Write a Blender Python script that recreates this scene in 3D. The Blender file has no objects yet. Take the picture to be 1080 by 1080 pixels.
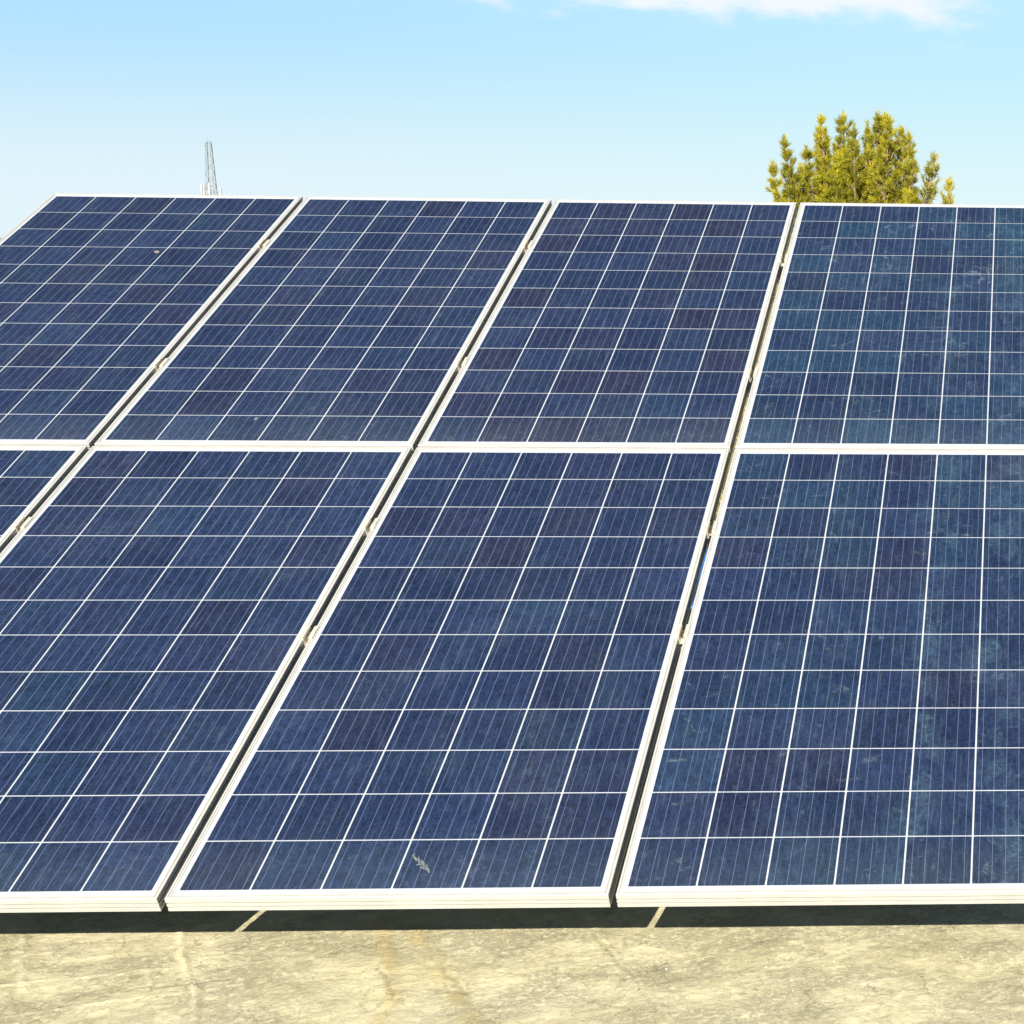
import bpy, bmesh, math, random
import numpy as np
from mathutils import Vector, Matrix

random.seed(7)
rng = np.random.default_rng(11)
S = bpy.context.scene
COL = S.collection
R = math.radians

# ------------------------------------------------------------------ camera
cam_d = bpy.data.cameras.new('camera')
cam = bpy.data.objects.new('camera', cam_d)
COL.objects.link(cam)
cr = Matrix(((0.99858, -0.00291, -0.0532), (-0.05216, 0.15022, -0.98728), (0.01086, 0.98865, 0.14986)))
cam.matrix_world = Matrix.Translation((3.957, -3.8523, 1.6923)) @ cr.to_4x4()
cam_d.sensor_width = 36
cam_d.lens = 1825.41 / 1080 * 36
cam_d.shift_x = -635.3 / 1080          # the photo is the left part of a wider frame
cam_d.clip_start = .05
cam_d.clip_end = 6000
S.camera = cam
S.render.resolution_x = S.render.resolution_y = 1024

# ------------------------------------------------------------------ light and exposure
SUN_EL, SUN_AZ = R(29.5), R(182.0)     # azimuth clockwise from +Y: behind the camera, a touch to the left
S.view_settings.view_transform = 'Standard'
S.view_settings.look = 'None'
EXPO = .85
S.view_settings.exposure = EXPO
S.view_settings.gamma = 1
sd = bpy.data.lights.new('sun', 'SUN')
sd.energy = 5.0
sd.angle = R(.5)
sd.color = (1, .93, .80)
sun = bpy.data.objects.new('sun', sd)
COL.objects.link(sun)
sdir = Vector((math.sin(SUN_AZ) * math.cos(SUN_EL), math.cos(SUN_AZ) * math.cos(SUN_EL), math.sin(SUN_EL)))
sun.rotation_euler = sdir.to_track_quat('Z', 'Y').to_euler()

W = bpy.data.worlds.new('World')
S.world = W
W.use_nodes = True


class NT:
    """small helper to write node trees"""
    def __init__(s, tree):
        s.t = tree
        s.n = tree.nodes
        s.n.clear()

    def add(s, typ, ins=None, **props):
        nd = s.n.new(typ)
        for k, v in props.items():
            setattr(nd, k, v)
        for k, v in (ins or {}).items():
            s.set(nd, k, v)
        return nd

    def set(s, nd, k, v):
        sock = nd.inputs[k]
        if isinstance(v, bpy.types.NodeSocket):
            s.t.links.new(v, sock)
        elif isinstance(v, bpy.types.Node):
            s.t.links.new(v.outputs[0], sock)
        else:
            if sock.type == 'RGBA' and len(v) == 3:
                v = (*v, 1)
            sock.default_value = v

    def math(s, op, a, b=None, c=None, clamp=False):
        nd = s.add('ShaderNodeMath', operation=op, use_clamp=clamp)
        s.set(nd, 0, a)
        if b is not None: s.set(nd, 1, b)
        if c is not None: s.set(nd, 2, c)
        return nd.outputs[0]

    def mix(s, f, a, b, mode='MIX'):
        nd = s.add('ShaderNodeMix', data_type='RGBA', blend_type=mode)
        s.set(nd, 0, f); s.set(nd, 6, a); s.set(nd, 7, b)
        return nd.outputs[2]

    def ramp(s, f, lo, hi, a=0., b=1., smooth=True):
        nd = s.add('ShaderNodeMapRange', interpolation_type='SMOOTHSTEP' if smooth else 'LINEAR')
        s.set(nd, 0, f)
        for i, v in enumerate((lo, hi, a, b)):
            s.set(nd, i + 1, v)
        return nd.outputs[0]

    def noise(s, vec, scale, detail=4, rough=.55, dist=0.):
        nd = s.add('ShaderNodeTexNoise', {'Scale': scale, 'Detail': detail, 'Roughness': rough, 'Distortion': dist})
        if vec is not None: s.set(nd, 'Vector', vec)
        return nd.outputs[0]

    def mapping(s, vec, loc=(0, 0, 0), rot=(0, 0, 0), scale=(1, 1, 1)):
        return s.add('ShaderNodeMapping', {'Vector': vec, 'Location': loc, 'Rotation': rot, 'Scale': scale}).outputs[0]


w = NT(W.node_tree)
sky = w.add('ShaderNodeTexSky', sky_type='NISHITA', sun_disc=False, sun_elevation=SUN_EL, sun_rotation=SUN_AZ,
            altitude=2200, air_density=.7, dust_density=.3, ozone_density=1.6)
tc = w.add('ShaderNodeTexCoord')
sep = w.add('ShaderNodeSeparateXYZ', {0: tc.outputs['Generated']})
z = sep.outputs[2]
SKY = .05
K = 1 / (SKY * 2 ** EXPO)
fin = lambda *c: tuple(v * K for v in c)
# dry pale haze low over the horizon, opening to the blue of the upper sky
xh = w.ramp(sep.outputs[0], -.55, .0, 0, 1)
low = w.mix(xh, fin(.77, .91, .97), fin(.75, .94, .97))
mid = w.mix(xh, fin(.43, .755, 1.0), fin(.53, .85, 1.0))
grad = w.mix(w.ramp(z, .016, .122), low, mid)
skyb = w.mix(w.ramp(z, .135, .26), grad, sky.outputs[0])
# thin bright cloud bank a few degrees above the horizon
cv = w.mapping(tc.outputs['Generated'], loc=(.31, 0, .02), scale=(1, 1, 2.4))
n1 = w.noise(cv, 17, 9, .60, .3)
band = w.math('MULTIPLY', w.ramp(z, .108, .134), w.math('MULTIPLY', w.ramp(sep.outputs[0], -.40, -.20), w.ramp(sep.outputs[0], .05, -.05)))
cl = w.ramp(w.math('ADD', n1, w.math('MULTIPLY', band, .36)), .66, .94)
cl = w.math('MULTIPLY', cl, w.ramp(z, .30, .18))
skyc = w.mix(w.math('MULTIPLY', cl, .92), skyb, fin(.93, .965, 1.0))
bg = w.add('ShaderNodeBackground', {'Color': skyc, 'Strength': SKY})
out = w.add('ShaderNodeOutputWorld', {'Surface': bg})


# ------------------------------------------------------------------ helpers
def tag(o, label=None, cat=None, group=None, kind=None):
    if label: o['label'] = label
    if cat: o['category'] = cat
    if group: o['group'] = group
    if kind: o['kind'] = kind
    return o


def empty(name, loc=(0, 0, 0), rot=(0, 0, 0)):
    o = bpy.data.objects.new(name, None)
    o.empty_display_size = .1
    COL.objects.link(o)
    o.location = loc
    o.rotation_euler = rot
    return o


def link(name, me, mat=None, parent=None):
    o = bpy.data.objects.new(name, me)
    if mat and not me.materials: me.materials.append(mat)
    COL.objects.link(o)
    if parent: o.parent = parent
    return o


class MB:
    """collects boxes, bars and tubes into one mesh"""
    def __init__(s):
        s.v, s.f = [], []

    def poly(s, vs, fs):
        b = len(s.v)
        s.v += [tuple(p) for p in vs]
        s.f += [tuple(b + i for i in f) for f in fs]

    def box(s, x0, x1, y0, y1, z0, z1):
        s.poly([(x, y, q) for q in (z0, z1) for y in (y0, y1) for x in (x0, x1)],
               [(0, 2, 3, 1), (4, 5, 7, 6), (0, 1, 5, 4), (2, 6, 7, 3), (0, 4, 6, 2), (1, 3, 7, 5)])

    def tube(s, pts, rad, n=8, cap=True):
        pts = [Vector(p) for p in pts]
        rad = rad if isinstance(rad, (list, tuple)) else [rad] * len(pts)
        b = len(s.v)
        up = None
        for i, p in enumerate(pts):
            d = (pts[min(i + 1, len(pts) - 1)] - pts[max(i - 1, 0)]).normalized()
            if up is None:
                up = d.orthogonal().normalized()
            up = (up - d * up.dot(d)).normalized()
            sd_ = d.cross(up)
            for k in range(n):
                a = 2 * math.pi * k / n
                s.v.append(tuple(p + (up * math.cos(a) + sd_ * math.sin(a)) * rad[i]))
        for i in range(len(pts) - 1):
            for k in range(n):
                k2 = (k + 1) % n
                s.f.append((b + i * n + k, b + i * n + k2, b + (i + 1) * n + k2, b + (i + 1) * n + k))
        if cap:
            s.f.append(tuple(b + k for k in reversed(range(n))))
            e = b + (len(pts) - 1) * n
            s.f.append(tuple(e + k for k in range(n)))

    def mesh(s, name, smooth=False):
        me = bpy.data.meshes.new(name)
        me.from_pydata(s.v, [], s.f)
        me.update()
        if smooth:
            me.polygons.foreach_set('use_smooth', [True] * len(me.polygons))
        return me

    def build(s, name, mat, parent=None, smooth=False, bevel=0):
        me = s.mesh(name, smooth)
        if bevel:
            bm = bmesh.new(); bm.from_mesh(me)
            bmesh.ops.bevel(bm, geom=bm.edges[:], offset=bevel, segments=2, affect='EDGES', profile=.5)
            bm.to_mesh(me); bm.free()
        return link(name, me, mat, parent)


def vnoise(x, y, seed):
    """smooth value noise on arrays, -1..1"""
    r = np.random.default_rng(seed).uniform(-1, 1, (256, 256))
    xi, yi = np.floor(x).astype(int), np.floor(y).astype(int)
    fx, fy = x - xi, y - yi
    fx = fx * fx * (3 - 2 * fx); fy = fy * fy * (3 - 2 * fy)
    g = lambda a, b: r[a % 256, b % 256]
    return (g(xi, yi) * (1 - fx) + g(xi + 1, yi) * fx) * (1 - fy) + (g(xi, yi + 1) * (1 - fx) + g(xi + 1, yi + 1) * fx) * fy


def fbm(x, y, seed, oct=4, gain=.5):
    t, a, q = 0, 1, 0
    for k in range(oct):
        t = t + vnoise(x * 2 ** k + 17.3 * k, y * 2 ** k + 5.1 * k, seed + k) * a
        q += a; a *= gain
    return t / q


def material(name):
    m = bpy.data.materials.new(name)
    m.use_nodes = True
    nt = NT(m.node_tree)
    p = nt.add('ShaderNodeBsdfPrincipled')
    o = nt.add('ShaderNodeOutputMaterial', {'Surface': p})
    return m, nt, p


def simple(name, col, rough=.5, metal=0., var=.15, scale=30):
    m, n, p = material(name)
    g = n.add('ShaderNodeNewGeometry')
    f = n.noise(g.outputs['Position'], scale, 5)
    dark = tuple(c * (1 - var) for c in col)
    lite = tuple(min(1, c * (1 + var)) for c in col)
    n.set(p, 'Base Color', n.mix(n.ramp(f, .35, .65), dark, lite))
    n.set(p, 'Roughness', rough)
    n.set(p, 'Metallic', metal)
    return m


# ------------------------------------------------------------------ materials
def mat_cells():
    m, n, p = material('polycrystalline_cells')
    uv = n.add('ShaderNodeUVMap', uv_map='UVMap').outputs[0]
    oi = n.add('ShaderNodeObjectInfo')
    oc = n.add('ShaderNodeSeparateColor', {0: oi.outputs['Color']})
    geo = n.add('ShaderNodeNewGeometry').outputs['Position']
    flo = n.add('ShaderNodeVectorMath', {0: uv}, operation='FLOOR').outputs[0]
    fra = n.add('ShaderNodeVectorMath', {0: uv}, operation='FRACTION').outputs[0]
    off = n.add('ShaderNodeCombineXYZ', {0: n.math('MULTIPLY', oi.outputs['Random'], 91.), 1: 0., 2: oi.outputs['Random']}).outputs[0]
    key = n.add('ShaderNodeVectorMath', {0: flo, 1: off}, operation='ADD').outputs[0]
    wn = n.add('ShaderNodeTexWhiteNoise', {'Vector': key}, noise_dimensions='3D')
    w1 = n.add('ShaderNodeSeparateColor', {0: wn.outputs['Color']})
    a, b, c = w1.outputs
    # cell batches: navy / blue / brown violet / teal
    sm = n.noise(geo, 1.7, 5, .6, .5)
    base = n.mix(n.math('ADD', n.math('MULTIPLY', a, .45), n.math('MULTIPLY', sm, .6)), (.0080, .0142, .0410), (.0172, .0305, .0820))
    brown = n.math('MULTIPLY', n.ramp(n.math('ADD', n.math('ADD', n.math('MULTIPLY', b, .75), n.math('MULTIPLY', n.noise(geo, 3.1, 4), .5)), oc.outputs[1]), .74, 1.36), .50)
    base = n.mix(brown, base, (.0200, .0155, .0340))
    teal = n.math('MULTIPLY', n.ramp(n.math('ADD', n.math('ADD', n.math('MULTIPLY', c, .55), n.math('MULTIPLY', n.noise(geo, 2.3, 4, .6, .8), .8)), oc.outputs[0]), .70, 1.40), .70)
    base = n.mix(teal, base, (.0130, .0410, .0840))
    # crystal grains
    vor = n.add('ShaderNodeTexVoronoi', {'Vector': geo, 'Scale': 260., 'Randomness': 1.}, feature='F1')
    gv = n.add('ShaderNodeSeparateColor', {0: vor.outputs['Color']}).outputs[0]
    vor2 = n.add('ShaderNodeTexVoronoi', {'Vector': geo, 'Scale': 95.}, feature='F1')
    gv2 = n.add('ShaderNodeSeparateColor', {0: vor2.outputs['Color']}).outputs[1]
    gr = n.math('ADD', n.math('MULTIPLY', gv, .50), n.math('MULTIPLY', gv2, .30))
    pu0 = n.mapping(geo, rot=(-R(25), 0, 0))
    fg = n.noise(n.mapping(pu0, scale=(1, .16, 1)), 210, 3, .6)
    gm = n.math('ADD', n.math('ADD', gr, .34), n.math('MULTIPLY', n.ramp(fg, .3, .7), .56))
    gc = n.add('ShaderNodeCombineColor', {0: gm, 1: gm, 2: gm}).outputs[0]
    base = n.mix(1., base, gc, 'MULTIPLY')
    fs = n.add('ShaderNodeSeparateXYZ', {0: fra})
    # five busbars per cell, running up the slope
    bx = n.math('FRACT', n.math('ADD', n.math('MULTIPLY', fs.outputs[0], 5.), 0.))
    bd = n.math('ABSOLUTE', n.math('SUBTRACT', bx, .5))
    bus = n.ramp(bd, .018, .027, 1., 0.)
    base = n.mix(n.math('MULTIPLY', bus, .66), base, (.13, .17, .29))
    # dust film: broken patches, run-off streaks down the slope, thicker to the lower edge of a module
    pu = n.mapping(geo, rot=(-R(25), 0, 0))            # x across, y up the slope
    d1 = n.ramp(n.noise(pu, 3.2, 6, .62, .4), .42, .74)
    st = n.mapping(pu, scale=(1, .07, 1))
    d2 = n.ramp(n.noise(st, 120, 3, .6), .52, .80)
    d3 = n.ramp(n.noise(pu, 34, 6, .7, 1.2), .52, .80)
    sp = n.ramp(n.noise(pu, 260, 2, .5), .70, .80)
    low = n.ramp(n.add('ShaderNodeSeparateXYZ', {0: uv}).outputs[1], 0., 1.6, 1., 0.)
    dust = n.math('MULTIPLY', d1, n.math('ADD', .018, n.math('MULTIPLY', d3, .14)))
    dust = n.math('ADD', dust, n.math('MULTIPLY', d2, .085))
    dust = n.math('ADD', dust, n.math('MULTIPLY', n.math('MULTIPLY', low, n.math('ADD', d3, .35)), .11))
    dust = n.math('ADD', dust, n.math('MULTIPLY', n.math('MULTIPLY', sp, d1), .10))
    # dried wipe marks, only on modules that have them
    wm = n.ramp(n.noise(pu, 7.5, 7, .68, 2.2), .57, .70)
    wm = n.math('MULTIPLY', wm, n.ramp(n.noise(pu, 60, 5, .7, .6), .40, .66))
    dust = n.math('ADD', dust, n.math('MULTIPLY', wm, n.math('MULTIPLY', oc.outputs[2], .42)))
    # broad smears left by water running down two modules, and one dribble on the middle module
    pxy = n.add('ShaderNodeSeparateXYZ', {0: pu})
    ux = n.math('ADD', pxy.outputs[0], n.math('MULTIPLY', n.math('SUBTRACT', n.noise(pu, 3.5, 5, .6), .5), .30))
    cld = n.ramp(n.noise(n.mapping(pu, scale=(1, .5, 1)), 13, 8, .72, .8), .44, .66)
    spk = n.ramp(n.noise(pu, 95, 5, .75, .5), .42, .66)
    tot = None
    for u0, hw, k in ((3.70, .075, .30), (3.925, .10, .34), (3.40, .08, .14), (2.815, .035, .16)):
        g = n.ramp(n.math('ABSOLUTE', n.math('SUBTRACT', ux, u0)), hw * .2, hw * 1.3, k, 0.)
        tot = g if tot is None else n.math('ADD', tot, g)
    if True:
        vy = n.ramp(pxy.outputs[1], .75, .95, 0., 1.)      # the dribble stays low; the smears run the full height
        keep = n.math('MAXIMUM', n.ramp(pxy.outputs[0], 3.0, 3.05), n.math('SUBTRACT', 1., vy))
    tot = n.math('MULTIPLY', n.math('MULTIPLY', tot, keep), n.math('MULTIPLY', cld, n.math('ADD', .28, n.math('MULTIPLY', spk, .72))))
    base = n.mix(n.math('MULTIPLY', tot, .62), base, (.10, .25, .34))
    wsp = n.ramp(n.noise(pu, 46, 8, .74, 3.2), .585, .66)
    tot = n.math('MULTIPLY', tot, n.math('ADD', .35, n.math('MULTIPLY', wsp, 3.)))
    dust = n.math('ADD', dust, n.math('MULTIPLY', tot, .40))
    dust = n.math('ADD', dust, .008)
    col = n.mix(n.math('MINIMUM', dust, .8), base, (.30, .39, .42))
    n.set(p, 'Base Color', col)
    n.set(p, 'Roughness', n.math('ADD', .14, n.math('MULTIPLY', dust, 1.2), clamp=True))
    n.set(p, 'IOR', 1.45)
    bmp = n.add('ShaderNodeBump', {'Strength': .05, 'Distance': .002, 'Height': n.noise(pu, 700, 2)})
    n.set(p, 'Normal', bmp.outputs[0])
    return m


def mat_frame():
    m, n, p = material('anodised_aluminium')
    geo = n.add('ShaderNodeNewGeometry').outputs['Position']
    f = n.noise(geo, 9, 6, .65)
    f2 = n.noise(n.mapping(geo, scale=(1, .3, 1)), 160, 4, .6)
    c = n.mix(n.ramp(f, .35, .7), (.50, .50, .485), (.57, .57, .555))
    c = n.mix(n.math('MULTIPLY', n.ramp(f2, .60, .78), .16), c, (.42, .40, .34))
    n.set(p, 'Base Color', c)
    n.set(p, 'Metallic', .15)
    n.set(p, 'Roughness', .42)
    return m


def mat_ground():
    m, n, p = material('clay_plaster_ground')
    geo = n.add('ShaderNodeNewGeometry').outputs['Position']
    at = n.add('ShaderNodeAttribute', attribute_name='seam')
    ats = n.add('ShaderNodeSeparateColor', {0: at.outputs['Color']})
    rt = n.mapping(geo, rot=(0, 0, R(-24)))
    st = n.mapping(rt, scale=(.32, 1.25, 1))
    st = n.mapping(rt, scale=(.85, 1.0, 1))
    g1 = n.noise(st, 7, 12, .74, .6)
    g2 = n.noise(st, 30, 10, .78, .8)
    g3 = n.noise(geo, 2.2, 5, .6, .3)
    f = n.math('ADD', n.math('MULTIPLY', g1, .58), n.math('MULTIPLY', g2, .42))
    c = n.mix(n.ramp(f, .40, .53), (.60, .55, .355), (.80, .735, .49))
    c = n.mix(n.ramp(f, .53, .62), c, (.87, .81, .58))
    c = n.mix(n.math('MULTIPLY', n.ramp(g3, .42, .66), .30), c, (.66, .585, .31))
    pat = n.ramp(n.noise(n.mapping(geo, scale=(.7, 1, 1)), 5.5, 5, .6, .6), .44, .60)
    scf = n.ramp(n.noise(n.mapping(rt, scale=(.85, 1, 1)), 62, 12, .82, .6), .475, .545)
    c = n.mix(n.math('MULTIPLY', n.math('MULTIPLY', pat, scf), .50), c, (.43, .395, .27))
    # flakes: thin skins of plaster with crisp edges, scuffs and grit
    fl = n.ramp(n.noise(st, 17, 12, .76, 1.2), .50, .53)
    g4 = n.noise(st, 46, 7, .74, 1.5)
    c = n.mix(n.math('MULTIPLY', n.ramp(g4, .56, .68), .42), c, (.33, .30, .19))
    c = n.mix(n.math('MULTIPLY', fl, .15), c, (.40, .37, .25))
    g5 = n.noise(geo, 230, 5, .75)
    c = n.mix(n.math('MULTIPLY', n.ramp(g5, .57, .69), .42), c, (.33, .30, .20))
    c = n.mix(n.math('MULTIPLY', n.ramp(g5, .44, .30), .35), c, (.85, .81, .62))
    # hairline cracks
    wv = n.add('ShaderNodeTexNoise', {'Vector': geo, 'Scale': 14., 'Detail': 6., 'Roughness': .65})
    wp = n.add('ShaderNodeVectorMath', {0: geo, 1: n.add('ShaderNodeVectorMath', {0: wv.outputs['Color'], 'Scale': .16}, operation='SCALE').outputs[0]}, operation='ADD').outputs[0]
    vc = n.add('ShaderNodeTexVoronoi', {'Vector': n.mapping(wp, rot=(0, 0, R(-20)), scale=(.8, 1.1, 1)), 'Scale': 6.5}, feature='DISTANCE_TO_EDGE')
    ck = n.math('MULTIPLY', n.ramp(vc.outputs['Distance'], .004, .012, 1., 0.), n.ramp(n.noise(geo, 6, 4), .46, .58))
    c = n.mix(n.math('MULTIPLY', ck, .65), c, (.25, .22, .14))
    c = n.mix(n.math('MULTIPLY', ats.outputs[0], .75), c, (.86, .80, .55))
    c = n.mix(n.math('MULTIPLY', ats.outputs[1], .60), c, (.66, .52, .22))
    c = n.mix(n.math('MULTIPLY', ats.outputs[2], .6), c, (.17, .14, .075))
    # dry grass and soil beyond the slab
    yy = n.add('ShaderNodeSeparateXYZ', {0: geo}).outputs[1]
    far = n.ramp(n.math('ADD', yy, n.math('MULTIPLY', n.noise(geo, .6, 4), 2.)), 5.6, 6.6)
    fld = n.mix(n.ramp(n.noise(geo, .9, 7, .65), .35, .65), (.20, .165, .055), (.36, .30, .12))
    c = n.mix(far, c, fld)
    n.set(p, 'Base Color', c)
    n.set(p, 'Roughness', .93)
    n.set(p, 'Specular IOR Level', .15)
    h = n.math('ADD', n.math('MULTIPLY', g2, 1.), n.math('MULTIPLY', g5, .55))
    h = n.math('SUBTRACT', h, n.math('MULTIPLY', n.math('MULTIPLY', pat, scf), .5))
    h = n.math('ADD', h, n.math('SUBTRACT', n.math('MULTIPLY', g4, .6), n.math('MULTIPLY', fl, .35)))
    h = n.math('SUBTRACT', h, n.math('MULTIPLY', ck, .8))
    b = n.add('ShaderNodeBump', {'Strength': .75, 'Distance': .005, 'Height': h})
    n.set(p, 'Normal', b.outputs[0])
    return m


def mat_needles():
    m, n, p = material('pine_needles')
    geo = n.add('ShaderNodeNewGeometry').outputs['Position']
    at = n.add('ShaderNodeAttribute', attribute_name='tint')
    t = at.outputs['Fac']
    c = n.mix(t, (.12, .13, .012), (.74, .66, .045))
    c = n.mix(n.math('MULTIPLY', n.ramp(n.noise(geo, 4, 3), .45, .65), .35), c, (.36, .37, .025))
    n.set(p, 'Base Color', c)
    n.set(p, 'Roughness', .55)
    tr = n.add('ShaderNodeBsdfTranslucent', {'Color': n.mix(.5, c, (.46, .44, .02))})
    mx = n.add('ShaderNodeMixShader', {0: .42})
    n.set(mx, 1, p.outputs[0]); n.set(mx, 2, tr.outputs[0])
    o = [k for k in n.n if k.type == 'OUTPUT_MATERIAL'][0]
    n.set(o, 'Surface', mx.outputs[0])
    return m


M_CELL = mat_cells()
M_FRAME = mat_frame()
M_GROOVE = simple('shaded_frame_groove', (.35, .345, .32), .7, 0, .08, 20)  # darker grey paints in the shadow line of the frame grooves
M_GROUND = mat_ground()
M_NEEDLE = mat_needles()
M_BACK = simple('white_backsheet', (.46, .50, .55), .2, 0, .05, 20)
M_REAR = simple('bounce_dimming_rear', (.05, .05, .052), .5, 0, .1, 20)  # unseen rear face, made dark to dim bounced light under the array
M_BARK = simple('pine_bark', (.26, .19, .11), .9, 0, .3, 60)
M_STEEL = simple('galvanised_steel', (.20, .20, .19), .5, .3, .15, 25)
M_MAST = simple('weathered_mast_steel', (.27, .28, .28), .6, .2, .1, 5)
M_ANT = simple('white_antenna_plastic', (.42, .43, .43), .5, 0, .03, 5)
M_CLAMP = simple('clamp_aluminium', (.66, .63, .54), .4, .3, .15, 90)
M_BOLT = simple('bolt_steel', (.16, .15, .12), .35, .6, .2, 200)
M_BLUE = simple('blue_sheathing', (.02, .13, .42), .4, 0, .1, 50)
M_BLACK = simple('black_rubber', (.012, .012, .013), .45, 0, .2, 80)
M_DROP = simple('dried_dropping', (.135, .155, .16), .8, 0, .5, 300)
M_LEAF = simple('dry_leaf', (.24, .20, .15), .8, 0, .25, 300)
M_CONC = simple('footing_concrete', (.36, .34, .29), .9, 0, .2, 20)
M_GRASS = simple('dry_grass', (.30, .25, .08), .8, 0, .35, 3)

# ------------------------------------------------------------------ ground: one sheet, fine where it is seen close
def axis(lo, hi, step, a, b):
    mid = list(np.arange(lo, hi + step / 2, step))
    l, d, x = [], step, lo
    while x > a:
        d *= 1.35; x -= d; l.append(x)
    r, d, x = [], step, mid[-1]
    while x < b:
        d *= 1.35; x += d; r.append(x)
    return np.array(l[::-1] + mid + r)


SEAMS = [  # polylines on the ground (metres), half width, height, colour channel
    ([(1.80, .62), (1.883, .323), (1.996, .12), (2.079, -.014), (2.158, -.177), (2.30, -.50)], .006, .0068, 0),
    ([(2.30, .60), (2.377, .31), (2.453, .136), (2.528, -.052), (2.556, -.198), (2.6, -.5)], .016, .0022, 1),
    ([(2.34, .60), (2.476, .278), (2.583, .105), (2.673, -.056), (2.761, -.204), (2.95, -.5)], .024, .0028, 1),
    ([(2.74, .60), (2.89, .34), (2.988, .149), (3.096, -.042), (3.199, -.217), (3.4, -.5)], .006, .0055, 0),
    ([(1.523, .303), (1.614, .131), (1.672, .034)], .007, .003, 0),
    ([(1.839, .236), (1.90, .12), (1.965, .005)], .004, .003, 0),
    ([(1.62, .03), (1.78, .075), (1.99, .125)], .004, .002, 0),
    ([(1.60, -.20), (1.85, -.08), (2.05, -.02)], .005, .002, 0),
    ([(1.90, .004), (2.02, .02), (2.12, .05)], .004, -.003, 2),
    ([(2.90, .30), (2.992, .134), (3.10, -.055), (3.2, -.232)], .0035, -.004, 2),
    ([(2.60, .09), (2.64, .03), (2.70, -.06)], .005, -.002, 2),
    ([(2.44, .10), (2.50, .02), (2.53, -.06)], .003, -.002, 2),
    ([(2.00, .10), (2.075, -.03), (2.14, -.16)], .002, -.002, 2),
]


def make_ground():
    xs = axis(1.15, 4.25, .0065, -2500, 2500)
    ys = axis(-.42, .62, .0055, -60, 4000)
    X, Y = np.meshgrid(xs, ys)
    near = np.exp(-np.maximum(0, np.hypot(np.maximum(0, np.abs(X - 2.7) - 1.6), np.maximum(0, np.abs(Y - .1) - .6))) * 2.)
    c, s = math.cos(R(24)), math.sin(R(24))
    U, V = X * c + Y * s, -X * s + Y * c
    Z = near * (.0016 * fbm(U * 7, V * 10, 3, 6, .62) + .0030 * fbm(X * 2.5, Y * 2.5, 31, 3))
    rid = 1 - np.abs(fbm(U * 5 + 9, V * 16, 77, 4, .55)) * 5
    Z += near * .0008 * np.clip(rid, 0, 1) ** 2
    # shallow trowel lips
    Z += near * .0007 * np.tanh(6 * fbm(U * 3 + 40, V * 9 + 3, 55, 4, .6))
    mask = np.zeros((3,) + X.shape)
    wx = X + .012 * fbm(X * 22, Y * 22, 91, 3)
    wy = Y + .012 * fbm(X * 22 + 70, Y * 22, 93, 3)
    for pl, hw, ht, ch in SEAMS:
        dm = np.full(X.shape, 9.)
        for (ax, ay), (bx, by) in zip(pl, pl[1:]):
            L2 = (bx - ax) ** 2 + (by - ay) ** 2
            t = np.clip(((wx - ax) * (bx - ax) + (wy - ay) * (by - ay)) / L2, 0, 1)
            dm = np.minimum(dm, np.hypot(wx - ax - t * (bx - ax), wy - ay - t * (by - ay)))
        br = np.clip(.75 + .9 * fbm(X * 14, Y * 14, 101 + int(hw * 1e4), 3), 0, 1)
        g = np.exp(-(dm / hw) ** 2) * br
        Z += ht * g
        mask[ch] = np.maximum(mask[ch], g)
    ny, nx = X.shape
    co = np.stack([X, Y, Z], -1).reshape(-1, 3)
    me = bpy.data.meshes.new('ground')
    i = np.arange(ny * nx).reshape(ny, nx)
    q = np.stack([i[:-1, :-1], i[:-1, 1:], i[1:, 1:], i[1:, :-1]], -1).reshape(-1, 4)
    me.vertices.add(len(co)); me.vertices.foreach_set('co', co.ravel())
    me.loops.add(q.size); me.loops.foreach_set('vertex_index', q.ravel())
    me.polygons.add(len(q)); me.polygons.foreach_set('loop_start', np.arange(len(q)) * 4)
    me.update(calc_edges=True)
    me.polygons.foreach_set('use_smooth', np.ones(len(q), bool))
    at = me.color_attributes.new('seam', 'FLOAT_COLOR', 'POINT')
    at.data.foreach_set('color', np.concatenate([mask.reshape(3, -1).T, np.ones((ny * nx, 1))], 1).ravel())
    return tag(link('ground', me, M_GROUND), kind='structure')


make_ground()

# ------------------------------------------------------------------ solar array
TILT = R(25)
H0 = .215                       # height of the array's lower edge above the ground
PW, PH = .992, 1.956            # one module
GU, GV = .0171, .0126           # gaps between modules
ct, st_ = math.cos(TILT), math.sin(TILT)


def slope(u, v, q=0.):
    """array plane -> world"""
    return Vector((u, v * ct - q * st_, H0 + v * st_ + q * ct))


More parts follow.
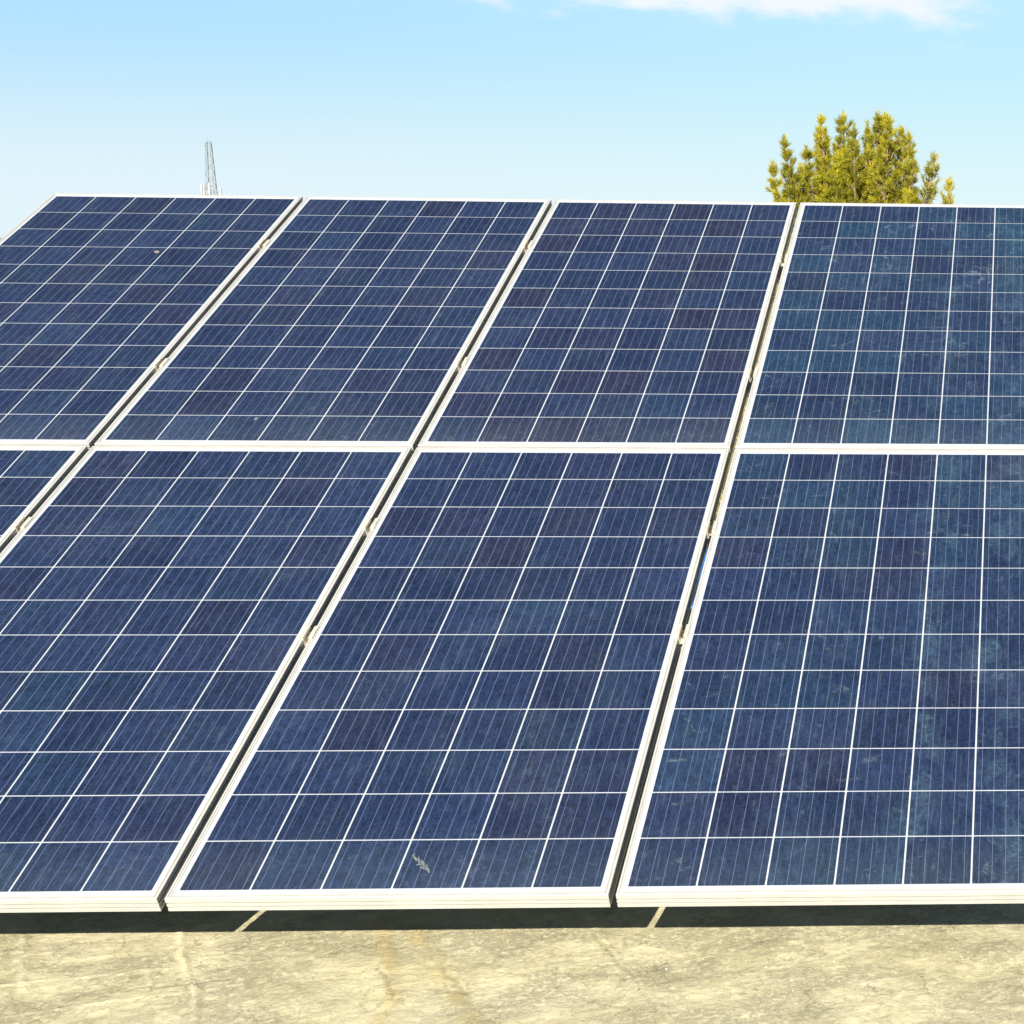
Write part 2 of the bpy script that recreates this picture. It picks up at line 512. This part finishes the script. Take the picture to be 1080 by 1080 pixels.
def frame_mesh():
    # cross-section, o = distance outwards from the glass edge (0 = outer face), q = along the normal
    prof = [(.0110, -.0025), (.0110, 0), (.0080, 0), (.0077, -.0012), (.0051, -.0012), (.0048, 0), (.0010, 0), (0, -.0010),
            (0, -.0140), (.0026, -.0146), (.0026, -.0182), (0, -.0188), (0, -.0262), (.0026, -.0268), (.0026, -.0304), (0, -.0310),
            (0, -.0400), (.0280, -.0400), (.0280, -.0385), (.0035, -.0385), (.0035, -.0075), (.0110, -.0075)]
    n = len(prof)
    v, f = [], []
    for cx, cy in ((0, 0), (1, 0), (1, 1), (0, 1)):
        for o, q in prof:
            v.append((o if cx == 0 else PW - o, o if cy == 0 else PH - o, q))
    for c in range(4):
        d = (c + 1) % 4
        for i in range(n):
            j = (i + 1) % n
            f.append((c * n + i, c * n + j, d * n + j, d * n + i))
    me = bpy.data.meshes.new('frame')
    me.from_pydata(v, [], f)
    bm = bmesh.new(); bm.from_mesh(me)
    bmesh.ops.recalc_face_normals(bm, faces=bm.faces[:])
    bm.to_mesh(me); bm.free()
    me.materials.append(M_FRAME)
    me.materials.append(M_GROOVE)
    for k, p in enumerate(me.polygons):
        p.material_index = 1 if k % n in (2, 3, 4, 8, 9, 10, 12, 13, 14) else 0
    return me


MU, MV = .0205, .0255
CU, CV = (PW - 2 * MU) / 6, (PH - 2 * MV) / 12


def cells_mesh():
    v, f, uv = [], [], []
    gx, gy, ch = .0021, .0017, .0016
    for j in range(12):
        for i in range(6):
            x0, x1 = MU + i * CU + gx, MU + (i + 1) * CU - gx
            y0, y1 = MV + j * CV + gy, MV + (j + 1) * CV - gy
            b = len(v)
            ps = [(x0 + ch, y0), (x1 - ch, y0), (x1, y0 + ch), (x1, y1 - ch), (x1 - ch, y1), (x0 + ch, y1), (x0, y1 - ch), (x0, y0 + ch)]
            v += [(x, y, -.0016) for x, y in ps]
            f.append(tuple(range(b, b + 8)))
            uv += [(i + (x - x0) / (x1 - x0) * .998 + .001, j + (y - y0) / (y1 - y0) * .998 + .001) for x, y in ps]
    me = bpy.data.meshes.new('solar_cells')
    me.from_pydata(v, [], f)
    l = me.uv_layers.new(name='UVMap')
    l.data.foreach_set('uv', [k for p in uv for k in p])
    me.materials.append(M_CELL)
    return me


def back_mesh():
    b = MB()
    b.box(.0095, PW - .0095, .0095, PH - .0095, -.0070, -.0021)
    me = b.mesh('backsheet')
    me.materials.append(M_BACK); me.materials.append(M_REAR)
    me.polygons[0].material_index = 1
    return me


def jbox_mesh():
    b = MB()
    b.box(PW / 2 - .06, PW / 2 + .06, PH - .22, PH - .12, -.028, -.0071)
    me = b.mesh('junction_box')
    me.materials.append(M_BLACK)
    return me


F_ME, C_ME, B_ME, J_ME = frame_mesh(), cells_mesh(), back_mesh(), jbox_mesh()
PANELS = {  # (column, row): label, (teal, brown, wipe marks)
    (0, 0): ('lower row solar panel at the far left edge showing only one small blue corner', (.22, .0, .1)),
    (1, 0): ('clean lower row solar panel on the left, beside the whole middle one', (.05, .02, .05)),
    (2, 0): ('whole lower row solar panel in the middle with a white dropping near its bottom edge', (.02, .14, .12)),
    (3, 0): ('lower row solar panel on the right marked with pale dried wipe stains', (.10, .05, .55)),
    (0, 1): ('upper row solar panel at the left end with a bare sloping side against the sky', (.0, .10, .05)),
    (1, 1): ('second upper row solar panel from the left, just right of the mast', (.0, .06, .05)),
    (2, 1): ('upper row solar panel of brownish blue cells left of the pine tree', (-.1, .26, .1)),
    (3, 1): ('upper row teal tinted solar panel in front of the pine tree with cloudy smears', (.34, -.1, .8)),
}
for (cu, rv), (lab, tint) in PANELS.items():
    o = empty('solar_panel', slope(cu * (PW + GU), rv * (PH + GV)), (TILT, 0, 0))
    tag(o, lab, 'solar panel', 'solar panels in two rows on one slope')
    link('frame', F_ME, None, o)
    link('backsheet', B_ME, None, o)
    c = link('solar_cells', C_ME, None, o)
    c.color = (*tint, 1)
    link('junction_box', J_ME, None, o)

# mounting frame under the modules: four rails, rafters, posts and footings
RAILS = (.985, 1.512, 2.485, 3.455)
mf = empty('mounting_frame', (0, 0, 0))
tag(mf, 'galvanised steel mounting frame under the solar panels, glimpsed through their gaps', 'mounting frame')
UE = 4 * (PW + GU)


def sloped_box(u0, u1, v0, v1, q0, q1):
    b = MB()
    b.poly([slope(u, v, q) for q in (q0, q1) for v in (v0, v1) for u in (u0, u1)],
           [(0, 2, 3, 1), (4, 5, 7, 6), (0, 1, 5, 4), (2, 6, 7, 3), (0, 4, 6, 2), (1, 3, 7, 5)])
    return b


for v in RAILS:
    sloped_box(.03, UE - .03, v - .02, v + .02, -.0815, -.0405).build('rail', M_STEEL, mf)
for u in (.55, 1.55, 2.55, 3.55):
    sloped_box(u - .025, u + .025, .55, 3.75, -.142, -.082).build('rafter', M_STEEL, mf)
    for v in (.95, 3.45):
        t = slope(u, v, -.143)
        b = MB(); b.box(u - .025, u + .025, t.y - .025, t.y + .025, .10, t.z - .02)
        b.build('post', M_STEEL, mf)
        b = MB(); b.box(u - .15, u + .15, t.y - .15, t.y + .15, -.02, .099)
        b.build('footing', M_CONC, mf, bevel=.012)

# mid clamps in the gaps
CL = {0: [(3.465, 'topmost clamp in the left gap, close under the mast'),
          (2.50, 'clamp in the left gap a little above the joint of the two rows'),
          (1.515, 'clamp in the left gap close to the left edge of the photo')],
      1: [(3.483, 'topmost clamp in the middle gap, near the top frame edge'),
          (2.522, 'clamp in the middle gap above the joint of the two rows'),
          (1.515, 'clamp in the middle gap first below the joint of the two rows'),
          (.982, 'lowest clamp in the middle gap, well below the joint of the two rows')],
      2: [(3.387, 'topmost clamp in the right gap, just below the pine tree'),
          (2.462, 'clamp in the right gap above the joint of the two rows'),
          (1.504, 'clamp in the right gap above the blue cable'),
          (.989, 'lowest clamp in the right gap, just below the blue cable')]}


def clamp_meshes():
    g = GU / 2
    a = MB()
    a.box(-g - .009, -g + .002, -.027, .027, .0004, .0050)       # flange on the left frame
    a.box(g - .002, g + .009, -.027, .027, .0004, .0050)         # flange on the right frame
    a.box(-g + .0006, -g + .0028, -.0268, .0268, -.024, .0003)
    a.box(g - .0028, g - .0006, -.0268, .0268, -.024, .0003)
    a.box(-g + .0029, g - .0029, -.0265, .0265, -.024, -.0212)
    b = MB()
    b.tube([(0, 0, -.0211), (0, 0, .002)], .0058, 6)
    c = MB()
    c.tube([(0, 0, -.0211), (0, 0, -.0185)], .0056, 14)
    ms = []
    for m_, nm, mt in ((a, 'clamp_channel', M_CLAMP), (b, 'bolt', M_BOLT)):
        me = m_.mesh(nm); me.materials.append(mt); ms.append(me)
    return ms


CM, BM_ = clamp_meshes()
for k, lst in CL.items():
    for v, lab in lst:
        u = (k + 1) * (PW + GU) - GU / 2
        o = empty('panel_clamp', slope(u, v), (TILT, 0, R(random.uniform(-1.5, 1.5))))
        tag(o, 'cream aluminium ' + lab, 'clamp', 'clamps bolted in the gaps between solar panels')
        link('clamp_channel', CM, None, o)
        link('bolt', BM_, None, o)

# cables under the right gap
u3 = 3 * (PW + GU) - GU / 2
b = MB()
b.tube([slope(u3 + .0035 + .002 * math.sin(t * 7), 1.11 + .30 * t, -.012 - .010 * math.sin(t * math.pi)) for t in np.linspace(0, 1, 14)], .0042, 8)
tag(b.build('blue_cable', M_BLUE, smooth=True), 'bright blue cable lying under the right gap between the two lower panels', 'cable')
for v0, L, lab in ((1.395, .085, 'short black cable plug under the right gap above the blue cable'),
                   (2.33, .12, 'black cable plug under the right gap in the upper row near its middle clamp'),
                   (3.20, .14, 'black cable plug under the right gap near the topmost clamp and the pine tree')):
    b = MB()
    b.tube([slope(u3 + .001, v0 + L * t, -.012 - .012 * abs(t - .5)) for t in (0, .3, .34, .66, .7, 1)], [.004, .004, .0072, .0072, .004, .004], 8)
    tag(b.build('cable_plug', M_BLACK, smooth=True), lab, 'cable plug', 'cable plugs under the right gap')


# small dirt lying on the glass
def fleck(name, spots, mat, lab, cat):
    b = MB()
    for (u, v, a, c, ang) in spots:
        ru, rv_ = a, c
        n = 9
        top, bot = [], []
        for k in range(n):
            t = 2 * math.pi * k / n
            r = random.uniform(.7, 1.15)
            x, y = ru * r * math.cos(t), rv_ * r * math.sin(t)
            x, y = x * math.cos(ang) - y * math.sin(ang), x * math.sin(ang) + y * math.cos(ang)
            bot.append(slope(u + x, v + y, -.0015)); top.append(slope(u + x * .7, v + y * .7, -.0007))
        b.poly(bot + top, [tuple(range(n, 2 * n))] + [(k, (k + 1) % n, n + (k + 1) % n, n + k) for k in range(n)])
    return tag(b.build(name, mat), lab, cat)


fleck('bird_dropping', [(2.540, .124, .0035, .013, .75), (2.551, .116, .0028, .017, .35), (2.563, .106, .0042, .015, .55), (2.556, .104, .008, .003, .4),
                        (2.574, .094, .0026, .011, .15), (2.566, .092, .009, .0026, -.5), (2.581, .084, .0036, .009, .5), (2.534, .134, .006, .0022, .9)],
      M_DROP, 'streaky white bird dropping on the bottom cells of the middle panel', 'dropping')
fleck('dry_leaf', [(.626, 3.386, .010, .014, .3)], M_LEAF, 'tiny dry leaf scrap on the upper left panel', 'leaf')
fleck('bird_dropping', [(1.452, 2.133, .006, .012, .2)], M_DROP, 'lone pale dot of bird dropping low on the second panel of the upper row', 'dropping')
# ------------------------------------------------------------------ lattice mast far away
def make_mast():
    cx, cy, top = -87.62, 200., 12.6
    root = empty('lattice_mast', (cx, cy, 0))
    tag(root, 'slim pale lattice radio mast rising behind the upper left panel', 'mast')
    hw = lambda z_: .66 - (.66 - .23) * z_ / top
    for sx in (-1, 1):
        for sy in (-1, 1):
            b = MB()
            b.tube([(sx * hw(0), sy * hw(0), 0), (sx * hw(top), sy * hw(top), top)], .036, 5)
            b.build('leg', M_MAST, root)
    b = MB()
    nz = 18
    for i in range(nz):
        z0, z1 = top * i / nz, top * (i + 1) / nz
        for k in range(4):
            c = [(-1, -1), (1, -1), (1, 1), (-1, 1)]
            (ax, ay), (bx, by) = c[k], c[(k + 1) % 4]
            P = lambda s, zz: (s[0] * hw(zz), s[1] * hw(zz), zz)
            b.tube([P((ax, ay), z1), P((bx, by), z1)], .022, 4)
            if (i + k) % 2: b.tube([P((ax, ay), z0), P((bx, by), z1)], .018, 4)
            else: b.tube([P((bx, by), z0), P((ax, ay), z1)], .018, 4)
    b.build('bracing', M_MAST, root)
    b = MB()
    b.tube([(-.1, 0, top), (-.1, 0, top + .5)], .02, 4)
    b.build('tip_rod', M_MAST, root)
    for (x, y, z0, z1) in ((-.98, -.2, 6.2, 7.9), (.12, -.75, 6.4, 8.0), (.98, .1, 6.1, 7.5), (-.55, -.6, 6.0, 7.7)):
        b = MB(); b.box(x - .09, x + .09, y - .07, y + .07, z0, z1)
        a = b.build('antenna', M_ANT, root, bevel=.02)
        for zb in (z0 + .5, z1 - .4):
            b = MB(); b.tube([(x * .99, y + .1, zb), (x * .3, 0, zb)], .03, 4)
            b.build('bracket', M_MAST, a)


make_mast()

# ------------------------------------------------------------------ pine tree
def make_pine():
    X0, Y0 = 1.72, 20.0
    root = empty('pine_tree', (X0, Y0, 0))
    tag(root, 'yellow green young pine tree with upright branch tips behind the upper right panel', 'tree')
    wood = MB()
    rnd = random.Random(5)
    V, Fc, T = [], [], []

    def needle(p, d, L, wd, tint):
        s = d.cross(Vector((rnd.uniform(-1, 1), rnd.uniform(-1, 1), rnd.uniform(-1, 1)))).normalized() * wd
        b0 = len(V)
        V.extend([tuple(p - s), tuple(p + s), tuple(p + d * L + s * .25), tuple(p + d * L - s * .25)])
        Fc.append((b0, b0 + 1, b0 + 2, b0 + 3))
        T.extend([tint] * 4)

    def shoot(p, d, L, n, nl=.085):
        """twig clothed in needles that sweep forward; a denser brush to its end"""
        d = d.normalized()
        tint = min(1, max(0, rnd.gauss(.5, .28)))
        e = p + d * L
        for _ in range(n):
            t = rnd.random() ** .7
            q = p.lerp(e, t)
            r = Vector((rnd.gauss(0, 1), rnd.gauss(0, 1), rnd.gauss(0, 1))).normalized()
            r = (r - d * r.dot(d)).normalized()
            dd = (d * rnd.uniform(.5, 1.25) + r * rnd.uniform(.5, 1.) + Vector((0, 0, .12))).normalized()
            needle(q, dd, nl * rnd.uniform(.65, 1.1) * (1 - .25 * t), .0060, min(1, max(0, tint + rnd.gauss(0, .12))))
        wood.tube([p, e], [.006, .003], 4, False)

    def tuft(p, d, tint, L=.075, n=46):
        """a brush of needles round the end of a twig"""
        d = d.normalized()
        for _ in range(n):
            t = rnd.random()
            r = Vector((rnd.gauss(0, 1), rnd.gauss(0, 1), rnd.gauss(0, 1)))
            r = (r - d * r.dot(d)).normalized()
            dd = (d * rnd.uniform(.35, 1.5) + r * rnd.uniform(.35, 1.)).normalized()
            needle(p + d * (t - .75) * L, dd, rnd.uniform(.045, .085), .0043, min(1, max(0, tint + rnd.gauss(0, .16) + .25 * t)))

    def leader(tip, base, r0, dens=1., cone=.20):
        """an upright branch with whorls of ascending side twigs, shorter towards the tip, tufts along each"""
        base, tip = Vector(base), Vector(tip)
        ctrl = Vector((tip.x * .85 + base.x * .15, tip.y * .85 + base.y * .15, base.z + (tip.z - base.z) * .35))
        bez = lambda t: base * (1 - t) ** 2 + ctrl * 2 * t * (1 - t) + tip * t * t
        pts = [bez(t) for t in np.linspace(0, 1, 9)]
        wood.tube(pts, [r0 * (1 - .9 * t) + .003 for t in np.linspace(0, 1, 9)], 6)
        length = sum((b_ - a_).length for a_, b_ in zip(pts, pts[1:]))
        nwh = max(6, int(length / .10))
        ltint = rnd.gauss(.42, .12)
        for i in range(nwh):
            t = .2 + .78 * (i + rnd.random() * .7) / nwh
            q = bez(min(t, .985)); ax = (bez(min(1, t + .03)) - bez(t - .03)).normalized()
            rem = length * (1 - t)
            side = min(cone * 2.1, .03 + cone * 1.75 * rem ** .8)
            a0 = rnd.uniform(0, 6.28)
            for k in range(4):
                a = a0 + k * 1.57 + rnd.gauss(0, .3)
                rad = Vector((math.cos(a), math.sin(a), 0))
                L = side * rnd.uniform(.5, 1.15)
                d = (rad * rnd.uniform(.6, 1.) + ax * rnd.uniform(.6, 1.1)).normalized()
                e = q + d * L * .6
                e2 = e + (d * .6 + Vector((0, 0, .6))).normalized() * L * .5
                wood.tube([q, e, e2], [.007, .005, .003], 4, False)
                tint = min(1, max(0, ltint + rnd.gauss(0, .16)))
                tuft(e2, e2 - e, tint, .085, int(44 * dens))
                nt_ = int(L / .085)
                for j in range(nt_):
                    f_ = rnd.uniform(.3, 1.)
                    m_ = q.lerp(e, f_) if rnd.random() < .5 else e.lerp(e2, f_)
                    dv = (d + Vector((rnd.gauss(0, .7), rnd.gauss(0, .7), .55 + rnd.gauss(0, .3)))).normalized()
                    m2 = m_ + dv * rnd.uniform(.03, .09)
                    wood.tube([m_, m2], [.004, .003], 3, False)
                    tuft(m2, dv, tint - .1, .07, int(36 * dens))
        for k in range(3):
            tuft(tip + Vector((0, 0, -.05 * k)), pts[-1] - pts[-2], ltint + .15, .09, int(30 * dens))

    zc = 1.9
    tips = [(.579, 2.79, .13), (.736, 2.417, .12), (.799, 3.104, .15), (.93, 2.78, .16), (1.0, 2.6, .18), (1.049, 2.996, .17), (1.191, 3.20, .14), (1.3, 3.38, .15),
            (1.405, 3.12, .17), (1.509, 3.46, .17), (1.618, 3.0, .18), (1.733, 3.25, .13), (1.817, 3.37, .10), (1.909, 3.02, .18),
            (2.008, 3.46, .17), (2.085, 3.46, .18), (2.19, 3.36, .18), (2.315, 3.27, .16), (2.424, 3.19, .15), (2.49, 2.86, .16), (2.47, 2.48, .15),
            (2.77, 2.92, .19), (2.985, 2.60, .15)]
    for x, z_, cone in tips:
        dx = x - X0
        yy = rnd.uniform(-.75, .75) * (1 - .35 * abs(dx) / 1.3)
        edge = abs(dx) > .85
        leader((dx, yy, z_), (dx * .22, yy * .22, 1.05 + rnd.uniform(-.35, .35) - (.35 if edge else 0)), .035, (.55 if dx > .95 else 1.), cone * (.72 if edge else .85))
    for _ in range(9):      # inner and rear branches that close the crown
        a = rnd.uniform(0, 2 * math.pi); r = rnd.uniform(.15, .95)
        x, y = r * math.cos(a) * .8 + .05, r * math.sin(a)
        leader((x, y, 2.95 - .55 * r * r + rnd.uniform(-.35, .05)), (x * .2, y * .2, rnd.uniform(.7, 1.4)), .03, 1., .19)
    for _ in range(30):      # skirt of lower boughs, below the panels' top edge
        a = rnd.uniform(0, 2 * math.pi); r = rnd.uniform(.7, 1.25)
        x, y = r * math.cos(a), r * math.sin(a)
        leader((x, y, rnd.uniform(.8, 2.0)), (0, 0, rnd.uniform(.35, 1.0)), .03, .7, .2)
    me = bpy.data.meshes.new('crown')
    me.from_pydata(V, [], Fc)
    at = me.attributes.new('tint', 'FLOAT', 'POINT')
    at.data.foreach_set('value', T)
    link('crown', me, M_NEEDLE, root)
    trunk = MB()
    trunk.tube([(0, 0, -.05), (.02, 0, .6), (-.01, .02, 1.3), (.03, 0, 2.1), (.05, .02, 2.7)], [.13, .11, .085, .05, .02], 10)
    wood.v, wood.f, tv, tf = trunk.v + wood.v, trunk.f + [tuple(i + len(trunk.v) for i in f) for f in wood.f], 0, 0
    wood.build('trunk', M_BARK, root, smooth=True)
    print('pine faces', len(Fc))


make_pine()

# ------------------------------------------------------------------ dry grass of the field behind (uncountable)
def make_grass():
    b = []
    f = []
    r = np.random.default_rng(3)
    N = 9000
    x = r.uniform(-4, 9, N); y = 6.3 + 16 * r.random(N) ** 1.6
    for i in range(N):
        h = r.uniform(.05, .22); a = r.uniform(0, 6.28); wd = .006 + .0006 * y[i]
        lx, ly = r.normal(0, .06), r.normal(0, .06)
        c, s = math.cos(a) * wd, math.sin(a) * wd
        n = len(b)
        b += [(x[i] - c, y[i] - s, -.01), (x[i] + c, y[i] + s, -.01), (x[i] + lx, y[i] + ly, h)]
        f.append((n, n + 1, n + 2))
    me = bpy.data.meshes.new('dry_grass')
    me.from_pydata(b, [], f)
    tag(link('dry_grass', me, M_GRASS), 'dry yellow grass on the open ground behind the solar panels', 'grass', kind='stuff')


make_grass()


# ------------------------------------------------------------------ grit lying on the plaster
def make_grit():
    r = np.random.default_rng(8)
    b = MB()
    ico = bmesh.new(); bmesh.ops.create_icosphere(ico, subdivisions=1, radius=1)
    base = np.array([v.co[:] for v in ico.verts]); fs = [tuple(v.index for v in f.verts) for f in ico.faces]
    ico.free()
    for _ in range(420):
        x, y = r.uniform(1.3, 4.3), r.uniform(-.4, .6)
        q = .0009 + .0022 * r.random() ** 4
        p = base * r.uniform(.7, 1.2, base.shape) * np.array([1.2, 1., .7]) * q + np.array([x, y, .001])
        b.poly(p.tolist(), fs)
    tag(b.build('grit', M_GRIT), 'pale grit and crumbs strewn over the plastered ground', 'grit', kind='stuff')


M_GRIT = simple('grit_stone', (.55, .51, .38), .9, 0, .5, 300)
make_grit()
